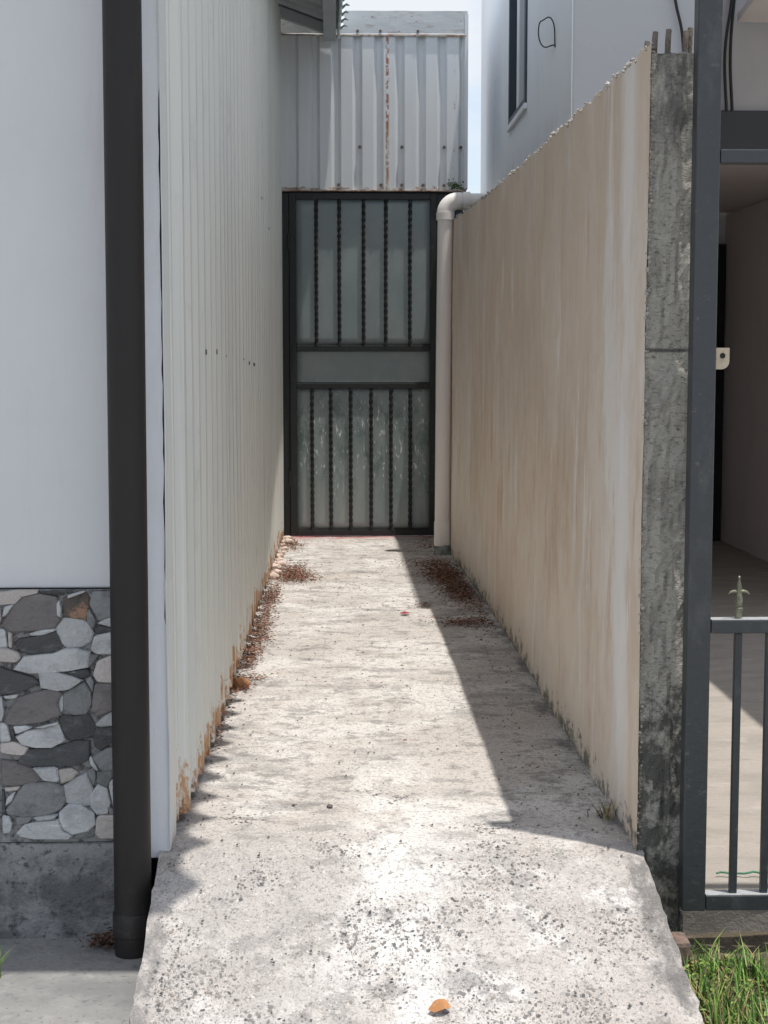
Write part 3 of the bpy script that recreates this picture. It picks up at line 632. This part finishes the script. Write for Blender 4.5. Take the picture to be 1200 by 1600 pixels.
lp = [(.869, 1.196), (.900, 1.196)] + [(.900 - .018 + .018 * cos(a), 1.165 - .018 * sin(a)) for a in (0, .4, .8, 1.2, 1.57)] + [(.869, 1.147)]
for yy in (gy + .006, gy + .012): g.poly([(x, yy, z) for x, z in lp])
for k in range(len(lp)):
    a, b = lp[k], lp[(k + 1) % len(lp)]; g.quad((a[0], gy + .006, a[1]), (b[0], gy + .006, b[1]), (b[0], gy + .012, b[1]), (a[0], gy + .012, a[1]))
lt = g.build('latch_plate', 'latch_metal', I); tag(lt, 'beige drilled latch plate')
MB().tube([(.884, gy + .0052, 1.178), (.884, gy + .0065, 1.178)], .0065, 14).build('hole', 'dark_door', lt)

# ------------------------------------------------------------------ small things
def leaf_obj(name, m, pts, h, label, cat):
    g = MB(); cx = sum(p[0] for p in pts) / len(pts); cy = sum(p[1] for p in pts) / len(pts); zc = max(p[2] for p in pts) + h
    for k in range(len(pts)): g.poly((pts[k], pts[(k + 1) % len(pts)], (cx, cy, zc)))
    return tag(sheet(g.build(name, m), .001), label, cat)
def pz(y): return path_z(y) + .004
lx, ly = .209, 3.075
leaf_obj('fallen_leaf', 'leaf_dry', [(lx - .022, ly - .004, pz(ly) + .003), (lx - .010, ly - .014, pz(ly - .014) + .006), (lx + .012, ly - .012, pz(ly - .012) + .012), (lx + .026, ly, pz(ly) + .006), (lx + .014, ly + .012, pz(ly + .012) + .014), (lx - .008, ly + .010, pz(ly + .01) + .012)], .006, 'curled orange dry leaf on the concrete ramp', 'leaf')
leaf_obj('petal', 'petal', [(.295, 7.10, .008), (.315, 7.08, .008), (.345, 7.10, .010), (.335, 7.13, .008), (.305, 7.13, .008)], .006, 'dark pink petal lying on the sunlit path', 'petal')
def rock(name, m, x, y, z, s, label, cat, group=None, seed=0, flat=.6):
    bm = bmesh.new(); bmesh.ops.create_icosphere(bm, subdivisions=2, radius=1)
    for v in bm.verts:
        d = 1 + .35 * noise.noise(v.co * 1.7 + Vector((seed * 3.3, 1, 2))); v.co = Vector((v.co.x * d * s, v.co.y * d * s * .85, v.co.z * d * s * flat))
    me = bpy.data.meshes.new(name); bm.to_mesh(me); bm.free(); me.materials.append(MATS[m])
    o = bpy.data.objects.new(name, me); COL.objects.link(o); o.location = (x, y, z + s * flat * .55); o.rotation_euler = (0, 0, seed * 1.3)
    return tag(o, label, cat, group)
rock('stone', 'orange_stone', -.352, 5.48, 0, .036, 'orange brown stone at the foot of the cream cladding', 'stone', seed=2, flat=.7)
rock('pebble', 'pebble', -.02, 3.95, pz(3.95) - .004, .009, 'dark pebble in the middle of the sunlit path', 'pebble', seed=4)
rock('pebble', 'pebble', -.115, 3.97, pz(3.97) - .004, .005, 'tiny dark pebble just left of the larger pebble on the path', 'pebble', seed=5)
rr = random.Random(21)
for k in range(11):
    yy = 8.35 + k * .19
    rock('rubble', 'rubble', -.345 + rr.uniform(-.006, .02), yy, 0, rr.uniform(.022, .045), 'pale pinkish rubble piece along the cladding foot near the barred gate', 'rubble', 'rubble pieces at the cladding foot', seed=k + 7)
rock('rubble', 'rubble', -.13, 8.30, 0, .022, 'pale rubble chip on the big leaf litter patch', 'rubble', seed=31, flat=.4)
# broken brick by the wall end
bk = box('brick', 'brick_clay', None, .772, .815, 3.40, 3.48, -.25, -.165, bevel=.012); tag(bk, 'broken mossy brick between the ramp and the iron gate', 'brick')
# green string on the yard floor
c = MB(); pts = [(.985 + .012 * k, 3.86 + .004 * sin(k * 1.7), -.158 + .002 * sin(k)) for k in range(22)]
tag(c.tube(pts, .0028, 6).build('string', 'string_green'), 'green string lying on the yard floor behind the iron gate', 'string')
for k, (x, y, a, l) in enumerate(((.99, 4.9, .1, .07), (1.0, 5.0, 2.0, .12), (1.35, 5.95, .05, .08))):
    g = MB(); g.tube([(x, y, -.155), (x + l * .5 * cos(a), y + l * .5 * sin(a), -.150), (x + l * cos(a), y + l * sin(a), -.157)], .003, 5)
    tag(g.build('twig', 'litter_brown'), ['short dark twig on the sunlit yard floor', 'slanted thin twig on the sunlit yard floor', 'dark twig near the shadow edge on the yard floor'][k], 'twig')

# leaf litter
g = MB(); r3 = random.Random(17)
def flake(x, y, z, s, mi):
    a = r3.uniform(0, 2 * pi); t = r3.uniform(-.5, .5); w = s * r3.uniform(.3, .6); ca, sa = cos(a), sin(a)
    def q(u, v, h): return (x + u * ca - v * sa, y + u * sa + v * ca, z + h)
    g.quad(q(-s, 0, 0), q(0, -w, s * .3 * t + .002), q(s, 0, s * abs(t)), q(0, w, s * .4 + .001), mi)
for cx, cy, sx, sy, n in ((-.30, 9.9, .045, .16, 260), (-.26, 8.55, .055, .20, 700), (-.20, 8.35, .06, .10, 320), (-.33, 7.6, .025, .30, 420), (-.335, 6.65, .028, .28, 420), (-.345, 6.05, .022, .16, 240), (-.355, 5.5, .025, .08, 130), (-.31, 5.62, .04, .03, 40),
                          (.58, 8.45, .06, .25, 700), (.64, 7.8, .05, .25, 520), (.58, 6.83, .06, .06, 240), (.66, 7.2, .03, .5, 200), (.42, 7.35, .03, .03, 30), (.3, 8.3, .25, .8, 70), (.1, 6.5, .3, 1.2, 50), (-.37, 4.9, .012, .25, 60), (.60, 9.9, .06, .2, 120), (.62, 8.2, .05, .45, 900), (.55, 8.9, .08, .12, 260)):
    for k in range(int(n * 1.9)):
        x = r3.gauss(cx, sx); y = r3.gauss(cy, sy)
        if x < -.375 or x > .705: continue
        flake(x, y, .005 + r3.random() * .012, r3.uniform(.004, .0105), r3.choice((0, 0, 1, 1, 2)))
for k in range(260):
    x = r3.gauss(-.55, .022); y = r3.gauss(3.545, .022)
    if y < 3.59: flake(x, y, -.207 + r3.random() * .022, r3.uniform(.004, .010), 1)
tag(g.build('leaf_litter', ('litter_red', 'litter_brown', 'litter_tan')), 'reddish brown fallen leaf litter along both sides of the path', 'leaf litter', kind='stuff')
# aggregate exposed in the worn ramp
def surf(x, y): return path_z(y) + .004 * nz3(x * 3, y * 3) + .0018 * nz3(x * 25, y * 25, 3)
g = MB()
for k in range(42000):
    y = 2.6 + 1.5 * r3.random() ** 1.0; x = r3.uniform(-.40, .725)
    d = nz3(x * 4, y * 4, 9) * .9 + .45 * min(1, (3.75 - y) / .7) + .5 * nz3(x * 14, y * 14, 4)
    if d < .16 + .6 * r3.random(): continue
    s = .0011 + .0052 * r3.random() ** 5; a0 = r3.uniform(0, 6.28); n = r3.choice((4, 5, 6)); st = r3.uniform(.45, .9); ra = r3.uniform(0, 3.14); pts = []
    for q in range(n):
        a = a0 + 2 * pi * q / n + r3.uniform(-.35, .35); u_, v_ = cos(a) * s * r3.uniform(.75, 1.1), sin(a) * s * st
        qx, qy = x + u_ * cos(ra) - v_ * sin(ra), y + u_ * sin(ra) + v_ * cos(ra); pts.append((qx, qy, surf(qx, qy) + .0012))
    g.poly(pts, r3.choice((0, 1, 1, 2, 2)))
tag(g.build('aggregate_chips', ('chip_dark', 'chip_grey', 'chip_brown')), 'dark aggregate chips showing in the worn concrete ramp', 'gravel', kind='stuff')
# grit along the path edges
g = MB()
for k in range(900):
    y = 2.6 + 7.8 * r3.random() ** 1.5; x = r3.choice((r3.gauss(-.37, .05), r3.gauss(.66, .06), r3.uniform(-.38, .68), r3.uniform(-.38, .68)))
    if -.39 < x < .70:
        s = r3.uniform(.0015, .0045); z = pz(y); g.poly([(x - s, y, z), (x + s, y - s, z), (x + s * .6, y + s, z + s)]); g.poly([(x - s, y, z), (x, y - s * 1.2, z + s), (x + s * .6, y + s, z + s)])
tag(g.build('grit', 'pebble'), 'loose dark grit scattered on the concrete path', 'grit', kind='stuff')

# grass verge
g = MB(); r4 = random.Random(9)
def blade(x, y, z, h, lean, az, w, mi):
    pts = []; dx, dy = cos(az), sin(az); px_, py_ = -dy, dx
    for i in range(4):
        t = i / 3; o = lean * t * t; ww = w * (1 - t ** 1.6) * (.7 + .6 * t if t < .5 else 1); hh = h * (t - .35 * lean / max(h, .01) * .3 * t * t)
        c_ = (x + dx * o, y + dy * o, z + hh); pts.append(((c_[0] - px_ * ww, c_[1] - py_ * ww, c_[2]), (c_[0] + px_ * ww, c_[1] + py_ * ww, c_[2])))
    for i in range(3): g.quad(pts[i][0], pts[i][1], pts[i + 1][1], pts[i + 1][0], mi)
def mi_(): return r4.choice((0, 0, 1, 1, 2, 2, 2, 3)) if r4.random() < .9 else 3
for k in range(12000):
    x = .775 + 1.5 * r4.random() ** 1.3; y = 2.35 + 1.2 * r4.random()
    if y > 3.46 - .22 * max(0, min(1, (x - .93) / .14)) + .05 * nz3(x * 8, 1): continue
    if nz3(x * 5, y * 5, 1) < -.25 and r4.random() < .6: continue
    h = r4.uniform(.025, .085) * (1.2 + .6 * nz3(x * 4, y * 4, 6)); blade(x, y, -.238, h, r4.uniform(.01, .07), r4.uniform(0, 2 * pi), r4.uniform(.0016, .0035), mi_())
for cx, cy, n, hm in ((.93, 3.34, 26, .10), (.985, 3.18, 46, .15), (1.03, 3.12, 40, .16), (.95, 3.05, 40, .10), (.85, 3.42, 10, .09), (1.06, 3.25, 20, .11), (.90, 2.95, 40, .11), (1.2, 3.1, 60, .15), (1.45, 2.9, 60, .14)):
    for k in range(n):
        blade(cx + r4.gauss(0, .02), cy + r4.gauss(0, .02), -.238, hm * r4.uniform(.5, 1.1), r4.uniform(.01, .10), r4.uniform(0, 2 * pi), r4.uniform(.002, .0042), r4.choice((0, 0, 1, 2)))
for k in range(4000):                              # low broad-leaved ground cover
    x = .775 + 1.2 * r4.random() ** 1.4; y = 2.4 + 1.1 * r4.random(); z = -.235 + .03 * r4.random(); a = r4.uniform(0, 6.28); s = r4.uniform(.005, .011)
    if y > 3.47 - .22 * max(0, min(1, (x - .93) / .14)): continue
    ca, sa = cos(a) * s, sin(a) * s
    g.quad((x - ca, y - sa, z), (x - sa * .6, y + ca * .6, z + s * .4), (x + ca, y + sa, z + s * .8 * r4.uniform(-1, 1)), (x + sa * .6, y - ca * .6, z + s * .4), r4.choice((0, 1, 1, 2, 3)))
tag(g.build('grass', ('grass_green', 'grass_light', 'grass_dark', 'grass_dry')), 'bright green grass verge in front of the iron gate', 'grass', kind='stuff')
def weed(name, x, y, z, n, h, mats, label, spread=.02, seed=1):
    global g, r4
    g = MB(); r4 = random.Random(seed)
    for k in range(n): blade(x + r4.gauss(0, spread * .4), y + r4.gauss(0, spread * .4), z, h * r4.uniform(.5, 1.1), r4.uniform(.01, spread * 2.2), r4.uniform(0, 2 * pi), r4.uniform(.0012, .0028), r4.randrange(len(mats)))
    return tag(g.build(name, mats), label, 'weed')
weed('weed', -.765, 3.36, -.214, 22, .075, ('grass_green', 'grass_light'), 'small green weed growing from the pavement left of the black downpipe', .022, 3)
weed('weed', .685, 3.83, -.004, 34, .06, ('weed_dark', 'grass_dry'), 'withered dark weed at the foot of the tan wall end', .03, 4)
